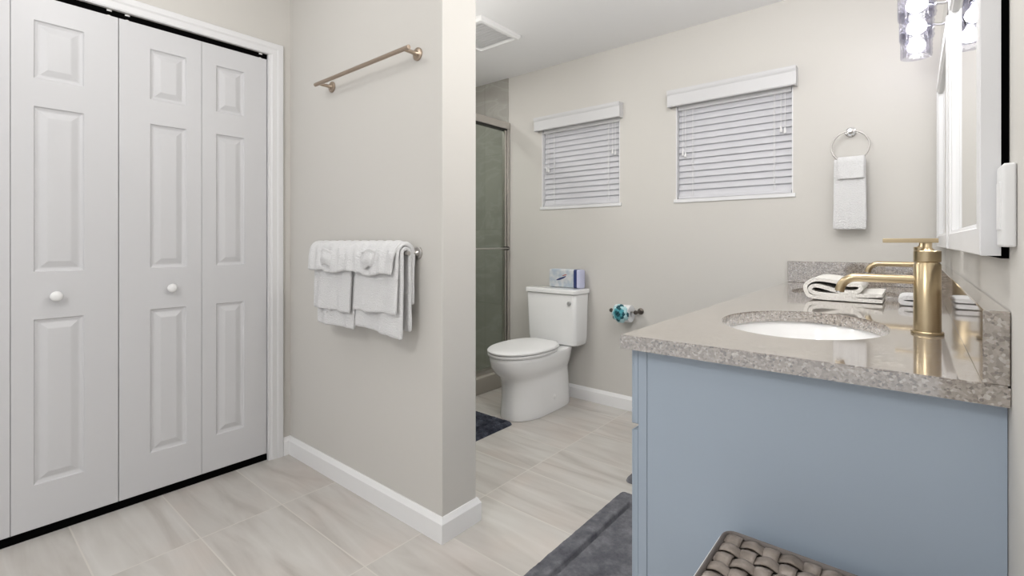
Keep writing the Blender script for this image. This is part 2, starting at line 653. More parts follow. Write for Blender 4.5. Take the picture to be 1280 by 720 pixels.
# bifold doors ------------------------------------------------------
def leaf(y0, y1, fold_left, parent):
    zb, zt = 0.036, 2.052
    th = 0.030
    b = B()
    b.box((XD - th, y0, zb), (XD - 0.012, y1, zt))
    bm = b.bm
    if fold_left:
        p0, p1 = y0 + 0.060, y1 - 0.107
    else:
        p0, p1 = y0 + 0.107, y1 - 0.060
    pans = [(0.200, 0.825), (1.005, 1.632), (1.738, 1.958)]
    ys = [y0, p0, p1, y1]
    zs = [zb] + [q for p in pans for q in p] + [zt]
    X = XD
    V = {}

    def vert(y, z, x=X):
        k = (round(y, 5), round(z, 5), round(x, 5))
        if k not in V:
            V[k] = bm.verts.new((x, y, z))
        return V[k]
    for i in range(3):
        for j in range(len(zs) - 1):
            ya, yb_, za, zb_ = ys[i], ys[i + 1], zs[j], zs[j + 1]
            if i == 1 and j % 2 == 1:
                rings = []
                for ins, dep in ((0, 0), (0.004, -0.006), (0.012, -0.009), (0.017, -0.009), (0.036, -0.002), (0.040, -0.001)):
                    rings.append([vert(ya + ins, za + ins, X + dep), vert(yb_ - ins, za + ins, X + dep), vert(yb_ - ins, zb_ - ins, X + dep), vert(ya + ins, zb_ - ins, X + dep)])
                for r0, r1_ in zip(rings, rings[1:]):
                    for k in range(4):
                        bm.faces.new((r0[k], r0[(k + 1) % 4], r1_[(k + 1) % 4], r1_[k]))
                bm.faces.new(rings[-1])
            else:
                bm.faces.new((vert(ya, za), vert(yb_, za), vert(yb_, zb_), vert(ya, zb_)))
    # edge strips back to the core
    for ya, yb_, za, zb_ in ((y0, y0, zb, zt), (y1, y1, zb, zt), (y0, y1, zb, zb), (y0, y1, zt, zt)):
        f = [bm.verts.new(p) for p in ((X, ya, za), (X, yb_, zb_), (X - 0.013, yb_, zb_), (X - 0.013, ya, za))] if ya != yb_ or True else None
        bm.faces.new(f)
    return b.build('door_leaf', 'door', parent)


def knob(y, z, parent):
    prof = [(0.006, 0.0), (0.009, 0.001), (0.008, 0.004), (0.007, 0.012), (0.012, 0.017), (0.0185, 0.022), (0.0195, 0.028), (0.016, 0.034), (0.008, 0.037), (0.001, 0.0375)]
    return B().lathe(prof, (XD, y, z), 'x', 24).build('door_knob', 'plastic', parent, smooth=40)


LY = [-0.115, 0.188, 0.502, 0.808, 1.103]
g = 0.0015
for n, (ia, ib), lab in ((1, (0, 1), 'white bifold closet door nearest the left edge of the photo'), (2, (2, 3), 'white bifold closet door next to the partition corner')):
    root = sroot('door_%d' % n, (XD, (LY[ia] + LY[ib + 1]) / 2, 0), lab, 'closet door')
    l0 = leaf(LY[ia] + g, LY[ia + 1] - g * .6, False, root)
    l1 = leaf(LY[ib] + g * .6, LY[ib + 1] - g, True, root)
    if n == 1:
        knob(0.309, 0.910, l1)
    else:
        knob(0.686, 0.914, l0)
    for yy in ((LY[ia] + 0.03, LY[ib + 1] - 0.03)):
        B().lathe([(0.006, 0), (0.006, 0.024), (0.012, 0.024), (0.012, 0.030)], (XD - 0.010, yy, 2.046), 'z', 12).build('roller_pin', 'plastic', l0 if yy < LY[ib] else l1, smooth=40)

# windows -------------------------------------------------------------
for n, (x0, x1, z0, z1) in WIN.items():
    root = sroot('window_%d' % n, ((x0 + x1) / 2, YF + 0.08, z0), 'small white framed window behind the %s blind' % ('left' if n == 1 else 'right'), 'window')
    b = B()
    b.box((x0, YF + 0.085, z0), (x0 + 0.035, YF + 0.125, z1))
    b.box((x1 - 0.035, YF + 0.085, z0), (x1, YF + 0.125, z1))
    b.box((x0 + 0.035, YF + 0.085, z0), (x1 - 0.035, YF + 0.125, z0 + 0.035))
    b.box((x0 + 0.035, YF + 0.085, z1 - 0.035), (x1 - 0.035, YF + 0.125, z1))
    zm = (z0 + z1) / 2
    b.box((x0 + 0.035, YF + 0.090, zm - 0.015), (x1 - 0.035, YF + 0.120, zm + 0.015))
    b.build('window_frame', 'white', root)
    B().box((x0 + 0.03, YF + 0.103, z0 + 0.03), (x1 - 0.03, YF + 0.107, z1 - 0.03)).build('window_pane', 'glass', root)
    b = B()      # white lining of the reveal, with the sill
    b.box((x0, YF + 0.001, z0 + 0.010), (x0 + 0.006, YF + 0.085, z1))
    b.box((x1 - 0.006, YF + 0.001, z0 + 0.010), (x1, YF + 0.085, z1))
    b.box((x0 + 0.006, YF + 0.001, z1 - 0.006), (x1 - 0.006, YF + 0.085, z1))
    b.build('window_reveal', 'white', root)
    B().box((x0 - 0.012, YF - 0.008, z0 - 0.012), (x1 + 0.012, YF + 0.085, z0 + 0.010), 0.003).build('window_sill', 'white', root)


def blind(n, lab):
    x0, x1, z0, z1 = WIN[n]
    x0 += 0.010
    x1 -= 0.010
    root = thing('window_blind', lab, 'blind', ((x0 + x1) / 2, YF, z0 + 0.012), 'white slatted blinds on the far wall')
    # valance with moulded face and short returns
    va, vb = x0 - 0.046, x1 + 0.032
    prof = [(-0.048, 1.950), (-0.052, 1.955), (-0.052, 2.020), (-0.057, 2.030), (-0.060, 2.042), (-0.060, 2.050), (-0.042, 2.050), (-0.042, 1.950)]
    b = B().loft([[(xx, YF + y, z) for y, z in prof] for xx in (va, vb)])
    b.box((va, YF - 0.043, 1.950), (va + 0.010, YF - 0.001, 2.050))
    b.box((vb - 0.010, YF - 0.043, 1.950), (vb, YF - 0.001, 2.050))
    b.build('valance', 'valance', root)
    B().box((x0, YF + 0.010, 1.935), (x1, YF + 0.060, 1.978)).build('headrail', 'white', root)
    # slats
    b = B()
    yc = YF + 0.036
    zt, zb = 1.925, z0 + 0.052
    ns = 14
    tilt = radians(69)
    for i in range(ns):
        zc = zt + (zb - zt) * i / (ns - 1)
        rings = []
        for xx in (x0, x1):
            ring = []
            up, dn = [], []
            for k in range(7):
                w = -0.025 + 0.05 * k / 6
                crown = 0.0022 * (1 - (w / 0.025) ** 2)
                # w>0 side leans up and away from the room
                for lst, t in ((up, 0.0014), (dn, -0.0014)):
                    nx_ = crown + t
                    lst.append((xx, yc + w * cos(tilt) - nx_ * sin(tilt), zc + w * sin(tilt) + nx_ * cos(tilt)))
            rings.append(up + dn[::-1])
        b.loft(rings)
    b.build('slats', 'slat', root, smooth=30)
    B().box((x0, yc - 0.022, z0 + 0.013), (x1, yc + 0.016, z0 + 0.030), 0.003).build('bottom_rail', 'slat', root)
    for fx in (0.14, 0.86):
        xx = x0 + (x1 - x0) * fx
        bb = B()
        for dx in (0, 0.006):
            bb.tube([(xx + dx, yc - 0.0185, 1.94), (xx + dx, yc - 0.0185, z0 + 0.03)], 0.0011, 6)
        bb.build('ladder_cord', 'cord', root)
    for xx, lens in ((x1 - 0.050, (0.19, 0.20)), (x0 + 0.030, (0.26, 0.27))):
        for k in (0, 1):
            xk = xx + k * 0.020 * (1 if xx > (x0 + x1) / 2 else 0.8)
            zl = 1.94 - lens[k]
            c = B().tube([(xk, yc - 0.026, 1.945), (xk, yc - 0.026, zl)], 0.0014, 6).build('pull_cord', 'cord', root)
            B().lathe([(0.002, 0.032), (0.004, 0.030), (0.0075, 0.004), (0.006, 0.0)], (xk, yc - 0.026, zl - 0.030), 'z', 12).build('cord_tassel', 'plastic', c, smooth=40)
    return root


blind(1, 'white slatted blind above the toilet, left of the two windows')
blind(2, 'white slatted blind with dangling cords, the window nearer the towel ring')

# ------------------------------------------------------------------ vanity
HC, TC = 0.903, 0.032
VX, VY0, VY1 = -0.527, 1.030, YF - 0.001
CY0 = 1.062
SINKS = (1.485, 2.485)
SXC, SA, SB = -0.232, 0.187, 0.246
YW = XR - 0.001


def vanity():
    root = thing('vanity_cabinet', 'long dusty blue bathroom vanity cabinet under the speckled stone counter', 'cabinet', (-0.2, 2.0, 0))
    xf = -0.497
    b = B()
    b.box((xf + 0.022, CY0, 0.0), (YW, CY0 + 0.018, HC - TC))             # near end panel
    b.box((xf + 0.022, VY1 - 0.018, 0.0), (YW, VY1, HC - TC))
    b.box((xf + 0.022, 2.00, 0.10), (YW, 2.018, HC - TC - .2))
    b.box((xf + 0.05, CY0 + 0.018, 0.10), (YW, VY1 - 0.018, 0.118))
    b.box((YW - 0.01, CY0 + 0.018, 0.118), (YW, VY1 - 0.018, HC - TC))
    b.build('carcass', 'blue', root)
    b = B()                                                                # face frame
    b.box((xf, CY0 - 0.001, 0.0), (xf + 0.0212, CY0 + 0.04, HC - TC), 0.0012, 1)
    b.box((xf, VY1 - 0.04, 0.0), (xf + 0.0212, VY1, HC - TC))
    b.box((xf, CY0 + 0.04, HC - TC - 0.03), (xf + 0.0212, VY1 - 0.04, HC - TC))
    b.box((xf, CY0 + 0.04, 0.08), (xf + 0.0212, VY1 - 0.04, 0.12))
    b.box((xf, CY0 + 0.04, 0.665), (xf + 0.0212, VY1 - 0.04, 0.695))
    b.build('face_frame', 'blue', root)
    B().box((xf + 0.06, CY0 + 0.018, 0.0), (xf + 0.075, VY1 - 0.018, 0.10)).build('toe_kick', 'blue', root)
    edges = [CY0 + 0.001, 1.535, 2.015, 2.49, VY1 - 0.004]

    def front(name, y0, y1, z0, z1, m='blue'):
        bb = B()
        bb.box((xf - 0.0145, y0, z0), (xf - 0.001, y1, z1), 0.002, 1)
        e = 0.055 if z1 - z0 > 0.3 else 0.035
        for a, c in (((y0, z0), (y1, z0 + e)), ((y0, z1 - e), (y1, z1)), ((y0, z0 + e), (y0 + e, z1 - e)), ((y1 - e, z0 + e), (y1, z1 - e))):
            bb.box((xf - 0.0180, a[0], a[1]), (xf - 0.013, c[0], c[1]), 0.001, 1)
        return bb.build(name, 'blue', root)
    for i in range(4):
        y0, y1 = edges[i] + 0.002, edges[i + 1] - 0.002
        d = front('drawer_front', y0, y1, 0.690, HC - TC - 0.004)
        ky = (y0 + y1) / 2
        B().tube([(xf - 0.017, ky - 0.05, 0.78), (xf - 0.042, ky - 0.05, 0.78), (xf - 0.042, ky + 0.05, 0.78), (xf - 0.017, ky + 0.05, 0.78)], 0.005, 8).build('drawer_pull', 'gold', d, smooth=40) if i > 0 else None
        dd = front('cabinet_door', y0, y1, 0.105, 0.675)
        ky = y1 - 0.03 if i % 2 == 0 else y0 + 0.03
        B().tube([(xf - 0.017, ky, 0.52), (xf - 0.042, ky, 0.52), (xf - 0.042, ky, 0.62), (xf - 0.017, ky, 0.62)], 0.005, 8).build('door_pull', 'gold', dd, smooth=40)


vanity()


def countertop():
    t = bmesh.new()
    N = 64
    loops = [[(VX, VY0), (YW, VY0), (YW, VY1), (VX, VY1)]]
    for sy in SINKS:
        loops.append([(SXC + SA * cos(2 * pi * k / N), sy + SB * sin(2 * pi * k / N)) for k in range(N)])
    es = []
    for L in loops:
        vs = [t.verts.new((x, y, HC)) for x, y in L]
        for i in range(len(vs)):
            es.append(t.edges.new((vs[i], vs[(i + 1) % len(vs)])))
    bmesh.ops.triangle_fill(t, edges=es, use_beauty=True)
    for f in t.faces:
        if f.normal.z < 0:
            f.normal_flip()
    r = bmesh.ops.extrude_face_region(t, geom=t.faces[:])
    for v in r['geom']:
        if isinstance(v, bmesh.types.BMVert):
            v.co.z -= TC
    sharp = [e for e in t.edges if len(e.link_faces) == 2 and abs(e.verts[0].co.z - HC) < 1e-5 and abs(e.verts[1].co.z - HC) < 1e-5 and abs(e.link_faces[0].normal.dot(e.link_faces[1].normal)) < 0.3]
    bmesh.ops.recalc_face_normals(t, faces=t.faces[:])
    bmesh.ops.bevel(t, geom=sharp, offset=0.0025, segments=2, affect='EDGES')
    b = B()
    b.add(t)
    o = b.build('countertop', 'stone')
    tag(o, 'speckled beige-grey stone countertop with two oval sink openings', 'countertop')
    B().box((0.081, VY0, HC), (YW, VY1, HC + 0.112), 0.0015, 1).build('backsplash', 'stone', o)
    s = B().box((VX + 0.004, VY1 - 0.020, HC), (0.0805, VY1, HC + 0.112), 0.0015, 1).build('side_splash', 'stone', o)
    return o


countertop()


def sink(cy, lab):
    b = B()
    N = 64
    rings = []
    for f, z in ((1.10, HC - TC - 0.001), (1.02, HC - TC - 0.001), (1.0, HC - TC - 0.008), (0.97, HC - TC - 0.04), (0.90, HC - TC - 0.085), (0.74, HC - TC - 0.122), (0.48, HC - TC - 0.142), (0.2, HC - TC - 0.15), (0.09, HC - TC - 0.152)):
        rings.append([(SXC + (SA + 0.004) * f * cos(2 * pi * k / N), cy + (SB + 0.004) * f * sin(2 * pi * k / N), z) for k in range(N)])
    outer = []
    for f, dz in ((0.09, 0.16), (0.5, 0.152), (0.78, 0.13), (0.95, 0.09), (1.04, 0.04), (1.10, 0.012)):
        outer.append([(SXC + (SA + 0.004) * f * cos(2 * pi * k / N), cy + (SB + 0.004) * f * sin(2 * pi * k / N), HC - TC - dz) for k in range(N)])
    b.loft(rings + outer + [rings[0]], False, False)
    bmesh.ops.remove_doubles(b.bm, verts=b.bm.verts[:], dist=1e-6)
    o = b.build('sink_basin', 'porcelain', smooth=50)
    tag(o, lab, 'sink', 'undermount sinks')
    B().lathe([(0.0, 0.004), (0.018, 0.004), (0.021, 0.002), (0.021, -0.004), (0.0, -0.004)], (SXC, cy, HC - TC - 0.150), 'z', 24, False, False).build('drain_stopper', 'gold', o, smooth=40)


sink(SINKS[0], 'white oval undermount sink in front of the near gold faucet')
sink(SINKS[1], 'white oval undermount sink at the far end of the counter')


def faucet(cy, lab):
    cx = 0.024
    z = HC
    root = thing('faucet', lab, 'faucet', (cx, cy, z + 0.0005), 'brushed gold faucets')
    B().lathe([(0.0305, 0.0005), (0.0305, 0.005), (0.029, 0.0065), (0.0, 0.0065)], (cx, cy, z), 'z', 40).build('base_ring', 'gold', root, smooth=40)
    B().lathe([(0.0255, 0.006), (0.0255, 0.163), (0.0235, 0.1655), (0.0225, 0.1685), (0.0, 0.1685)], (cx, cy, z), 'z', 40).build('body', 'gold', root, smooth=40)
    B().lathe([(0.0, 0.1685), (0.0235, 0.1685), (0.0255, 0.1705), (0.0255, 0.194), (0.0235, 0.196), (0.0, 0.196)], (cx, cy, z), 'z', 40).build('valve_cap', 'gold', root, smooth=40)
    b = B()
    b.lathe([(0.0145, 0.196), (0.009, 0.203), (0.009, 0.214)], (cx, cy, z), 'z', 24)
    b.box((cx - 0.083, cy - 0.012, z + 0.214), (cx + 0.020, cy + 0.012, z + 0.2245), 0.0015, 2)
    b.build('lever_handle', 'gold', root, smooth=40)
    zs = z + 0.126
    P = [(cx - 0.02, cy, zs), (cx - 0.135, cy, zs)]
    for k in range(1, 8):
        a = radians(78 * k / 7)
        P.append((cx - 0.135 - 0.036 * sin(a), cy, zs - 0.036 * (1 - cos(a))))
    P.append((P[-1][0] - 0.002, cy, P[-1][2] - 0.008))
    sp = B().tube(P, 0.0105, 20).build('spout', 'gold', root, smooth=40)
    e = Vector(P[-1])
    B().lathe([(0.0075, 0.0), (0.0075, -0.004), (0.0, -0.004)], (e.x, e.y, e.z + 0.001), 'z', 16).build('aerator', 'chrome', sp, smooth=40)
    return root


fa = faucet(1.500, 'brushed gold single-lever faucet in front, beside the near sink')
fb = copy_tree(fa, (0, 0.985, 0))
fb['label'] = 'brushed gold faucet at the far sink, mostly hidden behind the near faucet'

# folded / rolled cloth: solid strip following a path in the x-z plane, extruded along y
def strip(path, th, y0, y1, name, m, ny=14, wob=0.003, seed=0, axis='y', parent=None):
    P = [Vector((p[0], p[1])) for p in path]
    L, R = [], []
    for i, p in enumerate(P):
        d = (P[min(i + 1, len(P) - 1)] - P[max(i - 1, 0)]).normalized()
        n = Vector((-d.y, d.x))
        e = 0.75 if i in (0, len(P) - 1) else 1
        L.append(p + n * th / 2 * e)
        R.append(p - n * th / 2 * e)
    ring = L + R[::-1]
    rings = []
    for j in range(ny + 1):
        y = y0 + (y1 - y0) * j / ny
        k = 0.85 if j in (0, ny) else 1
        r = []
        for q, (a, c) in enumerate(ring):
            o = noise.noise_vector(Vector((a * 14 + seed, y * 14, c * 14))) * wob
            r.append((a + o.x, y + o.y, c + abs(o.z) * 0.6) if axis == 'y' else (y + o.y, a + o.x, c + abs(o.z) * .6))
        rings.append(r)
    return B().loft(rings).build(name, m, parent, smooth=60, mods=(('BEVEL', {'width': 0.003, 'segments': 2, 'limit_method': 'ANGLE'}),))


def smoothpath(pts, n=6):
    out = []
    P = [Vector(p) for p in pts]
    for i in range(len(P) - 1):
        p0, p1, p2, p3 = P[max(i - 1, 0)], P[i], P[i + 1], P[min(i + 2, len(P) - 1)]
        for k in range(n):
            t = k / n
            out.append(0.5 * ((2 * p1) + (p2 - p0) * t + (2 * p0 - 5 * p1 + 4 * p2 - p3) * t * t + (3 * p1 - p0 - 3 * p2 + p3) * t ** 3))
    out.append(P[-1])
    return out


z = HC + 0.001
def cm(pts):
    return smoothpath([(-0.083 + (cx - 1110) * 0.000265, HC + 0.0085 + (515 - cy - (1110 - cx) * 0.03) * 0.000276) for cx, cy in pts], 4)


ct = strip(cm([(1110, 515), (700, 500), (330, 482), (252, 420), (243, 330), (320, 262), (430, 250), (600, 275), (740, 312), (845, 312), (880, 352), (845, 395), (760, 408), (620, 398), (500, 362), (400, 335), (325, 338), (296, 385), (345, 428), (500, 448), (800, 452), (1110, 440)]), 0.0135, 2.10, 2.36, 'rolled_towel', 'cream_towel', seed=3, wob=0.002)
tag(ct, 'white towel folded over in a loose roll on the counter behind the spout', 'towel')
o = strip(smoothpath([(0.060, z + .008), (-0.020, z + .008), (-0.034, z + .017), (-0.02, z + .026), (0.060, z + .026)]), 0.014, 2.095, 2.24, 'folded_washcloth', 'towel', seed=11)
tag(o, 'small white washcloth folded flat by the backsplash behind the near faucet', 'washcloth')

# mirrors -------------------------------------------------------------
def mirror(y0, y1, lab):
    z0, z1 = 1.098, 1.832
    xf, xb, w = 0.0785, 0.1028, 0.055
    root = thing('wall_mirror', lab, 'mirror', (XR, (y0 + y1) / 2, z0), 'white framed mirrors over the vanity')
    prof = [(0, xb), (0, xf + 0.002), (0.002, xf), (w - 0.012, xf), (w - 0.009, xf + 0.004), (w - 0.002, xf + 0.006), (w, xf + 0.014), (w, xb)]
    rings = []
    for sy, sz in ((0, 0), (1, 0), (1, 1), (0, 1), (0, 0)):
        rings.append([(x, (y1 - u) if sy else (y0 + u), (z1 - u) if sz else (z0 + u)) for u, x in prof])
    b = B().loft(rings, False, False)
    bmesh.ops.remove_doubles(b.bm, verts=b.bm.verts[:], dist=1e-6)
    b.build('frame', 'white', root)
    B().box((xf + 0.0135, y0 + w - 0.004, z0 + w - 0.004), (xb - 0.002, y1 - w + 0.004, z1 - w + 0.004)).build('mirror_glass', 'mirror', root)
    B().box((xb, y0 + 0.001, z0 - 0.004), (XR - 0.0005, y1 - 0.001, z1 - 0.002)).build('backing', 'backing', root)


mirror(1.050, 1.930, 'white framed mirror nearest the camera, over the near sink')
mirror(2.045, 2.925, 'white framed mirror over the far sink, under the vanity light')

# vanity light ----------------------------------------------------------
def vanity_light(yc, lab):
    ys = (yc - 0.24, yc, yc + 0.24)
    zb = 1.962
    root = thing('vanity_light', lab, 'light fixture', (XR, yc, 1.945))
    B().box((XR - 0.022, yc - 0.36, 1.945), (XR - 0.0005, yc + 0.36, 2.045), 0.003).build('back_plate', 'chrome', root)
    for y in ys:
        xb = 0.008
        a = B()
        a.tube([(XR - 0.022, y, 2.035), (xb + 0.02, y, 2.050), (xb, y, 2.050), (xb, y, 2.030)], 0.007, 12)
        a.lathe([(0.0, 2.046), (0.022, 2.046), (0.022, 2.020), (0.016, 2.005), (0.0, 2.005)], (xb, y, 0), 'z', 20)
        a.build('lamp_arm', 'chrome', root, smooth=40)
        # cut crystal shade: faceted tube with dimples
        rings = []
        for i in range(15):
            h = 1.915 + 0.125 * i / 14
            rings.append([(xb + (0.052 + (0.003 if (i + k) % 2 else -0.001)) * cos(2 * pi * k / 24), y + (0.052 + (0.003 if (i + k) % 2 else -0.001)) * sin(2 * pi * k / 24), h) for k in range(24)])
        inner = [[(xb + 0.047 * cos(2 * pi * k / 24), y + 0.047 * sin(2 * pi * k / 24), r[0][2]) for k in range(24)] for r in rings[::-1]]
        b = B().loft(rings + inner + [rings[0]], False, False)
        bmesh.ops.remove_doubles(b.bm, verts=b.bm.verts[:], dist=1e-6)
        b.build('crystal_shade', 'crystal', root)
        pr = [(0.0, 2.000), (0.012, 1.999), (0.015, 1.990), (0.024, 1.981), (0.030, 1.969), (0.031, 1.961), (0.027, 1.948), (0.017, 1.940), (0.0, 1.937)]
        B().lathe(pr, (xb, y, 0), 'z', 24, False, False).build('bulb', 'bulb', root, smooth=60)


vanity_light(2.48, 'three-bulb vanity light with crystal shades above the far mirror')
vanity_light(1.48, 'three-bulb vanity light with crystal shades above the near mirror')

# wall plate ---------------------------------------------------------------
def wall_plate():
    y0, y1, z0, z1 = 0.978, 1.046, 1.112, 1.232
    root = thing('switch_plate', 'white switch plate on the wall right beside the near mirror', 'switch', (XR, (y0 + y1) / 2, z0))
    B().box((XR - 0.0145, y0, z0), (XR - 0.0003, y1, z1), 0.004, 3).build('plate', 'plastic', root, smooth=50)
    for yc in ((y0 + y1) / 2,):
        B().box((XR - 0.0165, yc - 0.0165, z0 + 0.025), (XR - 0.010, yc + 0.0165, z1 - 0.025), 0.0015, 2).build('rocker', 'plastic', root)


wall_plate()

# ------------------------------------------------------------------ towel bars
def towel_bar(z, m, lab):
    yb = YP0 - 0.070
    root = thing('towel_bar', lab, 'towel bar', (-1.81, YP0, z), 'towel bars on the partition wall')
    B().tube([(-2.155, yb, z), (-1.462, yb, z)], 0.0085, 20).build('bar', m, root, smooth=40)
    for x in (-2.125, -1.494):
        p = B().lathe([(0.0, -0.0005), (0.0255, -0.0005), (0.0255, -0.006), (0.022, -0.0085), (0.0, -0.0085)], (x, YP0, z), 'y', 32).build('wall_flange', m, root, smooth=40)
        B().lathe([(0.013, -0.0085), (0.009, -0.016), (0.0075, -0.03), (0.0075, -0.064)], (x, YP0, z), 'y', 20).build('post', m, root, smooth=40)


towel_bar(1.853, 'bronze', 'empty warm brushed-metal towel bar high on the partition wall')
towel_bar(1.075, 'nickel', 'lower brushed-nickel towel bar with white towels hung over it')


def drape(name, x0, x1, yb, zb, r, front, back, th, seed, m='towel', nx=26, wav=0.004, flare=0.0, skew=0.0, pinch=0.0, grow=0.0, curl=0.0):
    """cloth over a bar along x: front drop, arc, back drop (front = towards -y)"""
    path = []
    nf = 16
    for i in range(nf + 1):
        t = i / nf
        path.append((-r - flare * (1 - t) ** 1.5, -front * (1 - t), (1 - t)))
    for i in range(1, 10):
        a = pi - pi * i / 10
        path.append((r * cos(a), r * sin(a), 0.0))
    nb = 12
    for i in range(nb + 1):
        t = i / nb
        path.append((r, -back * t, -t))
    bm = B()
    rows = []
    for j in range(nx + 1):
        s = j / nx
        row = []
        for (y, zz, fr) in path:
            d = abs(fr)
            x = x0 + (x1 - x0) * s
            xc = (x0 + x1) / 2
            x = xc + (x - xc) * (1 - pinch * (1 - d) + grow * d)
            w = wav * (0.35 + d) * (sin(s * 2 * pi * 1.6 + seed) + 0.6 * sin(s * 2 * pi * 3.7 + 2 * seed + d * 2))
            n = noise.noise_vector(Vector((x * 13 + seed * 3, zz * 13, fr * 1.5 + seed))) * wav
            yy = y
            if fr >= 0:
                yy = y + min(w, r * .2) * (1 if fr > 0 else 0.4) - abs(n.y) * 0.8 - curl * fr * s
            else:
                yy = y + abs(n.y) * .3
            zk = zz + n.z * 0.7 * (0.3 + d) + skew * (s - 0.5) * (fr if fr > 0 else 0)
            row.append((x + n.x * 0.6, yb + yy, zb + zk))
        rows.append(row)
    bm.loft(rows, closed=False)
    return bm.build(name, m, smooth=0, mods=(('SOLIDIFY', {'thickness': th, 'offset': 1.0 if False else 0.0}), ('SUBSURF', {'levels': 1, 'render_levels': 2})))


YBAR = YP0 - 0.070
gb, gh, gw = 'folded bath towels on the lower bar', 'hand towels over the bath towels', 'gathered washcloths over the hand towels'
tag(drape('bath_towel', -2.085, -1.782, YBAR, 1.075, 0.0185, 0.322, 0.300, 0.015, 1.3, wav=0.004, flare=0.006), 'white bath towel on the left half of the lower bar, longest layer', 'towel', gb)
tag(drape('bath_towel', -1.760, -1.474, YBAR, 1.075, 0.0185, 0.312, 0.300, 0.015, 4.1, wav=0.005, flare=0.008, skew=-0.028), 'white bath towel on the right half of the lower bar, longest layer', 'towel', gb)
tag(drape('hand_towel', -2.088, -1.785, YBAR, 1.075, 0.0345, 0.250, 0.2, 0.014, 2.2, wav=0.004, flare=0.008), 'white hand towel folded over the left bath towel', 'towel', gh)
tag(drape('hand_towel', -1.763, -1.478, YBAR, 1.075, 0.0345, 0.232, 0.2, 0.014, 0.7, wav=0.004, flare=0.010, skew=0.006), 'white hand towel folded over the right bath towel', 'towel', gh)


def gathered(x0, x1, seed, lab):
    """washcloth pinched into a fan of soft pleats with a fold-over loop in front"""
    r = 0.0480
    rows = []
    nx = 60
    for j in range(nx + 1):
        s = j / nx
        row = []
        x = x0 + (x1 - x0) * s
        c = abs(s - 0.52) * 2
        drop = 0.078 + 0.010 * (1 - c) + 0.004 * sin(s * 11 + seed)
        for i in range(15):
            t = i / 14
            pl = 0.0055 * sin(s * 2 * pi * 5.5 + seed + 1.2 * sin(t * 3)) * (0.5 + 0.5 * sin(pi * t))
            n = noise.noise_vector(Vector((x * 30 + seed, t * 4, seed))) * 0.005
            xx = x0 + (x1 - x0) * (0.5 + (s - 0.5) * (1.0 + 0.06 * sin(pi * t)))
            if t < 0.45:
                q = t / 0.45
                row.append((xx + n.x, YBAR - r - 0.010 * (1 - q) + pl - 0.004 + n.y, 1.075 - drop * (1 - q) + n.z))
            elif t < 0.8:
                a = pi - pi * (t - 0.45) / 0.35
                row.append((xx + n.x * .5, YBAR + r * cos(a), 1.075 + (r - 0.004) * sin(a) + pl * 0.8))
            else:
                q = (t - 0.8) / 0.2
                row.append((xx, YBAR + r, 1.075 - 0.06 * q))
        rows.append(row)
    o = B().loft(rows, closed=False).build('washcloth', 'towel', smooth=0, mods=(('SOLIDIFY', {'thickness': 0.012, 'offset': 0.0}), ('SUBSURF', {'levels': 1, 'render_levels': 1})))
    tag(o, lab, 'washcloth', gw)
    # the folded-over loop tucked in front
    xc = x0 + (x1 - x0) * 0.54
    pts = smoothpath([(xc - 0.034, YBAR - r - 0.020), (xc - 0.010, YBAR - r - 0.028), (xc + 0.018, YBAR - r - 0.024), (xc + 0.026, YBAR - r - 0.012), (xc + 0.018, YBAR - r - 0.010)], 5)
    rings = []
    for i in range(9):
        zz = 1.088 - 0.070 * i / 8
        k = 1 - 0.35 * (i / 8)
        rings.append([(xc + (p.x - xc) * (0.75 + 0.5 * k), p.y + 0.004 * sin(i), zz + 0.006 * sin(p.x * 90 + seed)) for p in pts])
    B().loft(rings, closed=False).build('folded_loop', 'towel', o, smooth=0, mods=(('SOLIDIFY', {'thickness': 0.007, 'offset': 0.0}), ('SUBSURF', {'levels': 1, 'render_levels': 1})))


gathered(-2.105, -1.792, 0.4, 'white gathered washcloth on top of the left towels of the lower bar')
gathered(-1.785, -1.492, 2.3, 'white gathered washcloth on top of the right towels of the lower bar')

# towel ring --------------------------------------------------------------
def towel_ring():
    cx, zc, R = -0.2445, 1.592, 0.078
    yr = YF - 0.048
    root = thing('towel_ring', 'chrome towel ring on the far wall right of the windows', 'towel ring', (cx, YF, zc))
    p = B().lathe([(0.0, -0.0005), (0.024, -0.0005), (0.024, -0.007), (0.020, -0.010), (0.0, -0.010)], (cx, YF, zc + R), 'y', 32).build('wall_flange', 'chrome', root, smooth=40)
    B().lathe([(0.010, -0.010), (0.008, -0.02), (0.008, -0.058), (0.0, -0.058)], (cx, YF, zc + R), 'y', 20).build('post', 'chrome', root, smooth=40)
    P = [(cx + R * sin(2 * pi * k / 48), yr, zc + R * cos(2 * pi * k / 48)) for k in range(48)]
    b = B()
    rings = []
    for k in range(48):
        a = 2 * pi * k / 48
        d = Vector((sin(a), 0, cos(a)))
        rings.append([Vector(P[k]) + (d * cos(2 * pi * q / 10) + Vector((0, 1, 0)) * sin(2 * pi * q / 10)) * 0.0042 for q in range(10)])
    b.loft(rings + [rings[0]], False, False)
    bmesh.ops.remove_doubles(b.bm, verts=b.bm.verts[:], dist=1e-6)
    b.build('ring', 'nickel', root, smooth=60)
    zb = zc - R
    tag(drape('hand_towel', cx - 0.070, cx + 0.068, yr, zb, 0.012, 0.335, 0.30, 0.012, 0.9, nx=14, wav=0.003, flare=0.004, pinch=0.06), 'white hand towel hanging from the chrome ring', 'towel')
    tag(drape('washcloth', cx - 0.050, cx + 0.060, yr, zb, 0.024, 0.085, 0.07, 0.010, 2.9, nx=12, wav=0.002, flare=0.004), 'small white washcloth folded over the ring towel', 'washcloth')


towel_ring()

# ------------------------------------------------------------------ toilet
TXC = -1.960


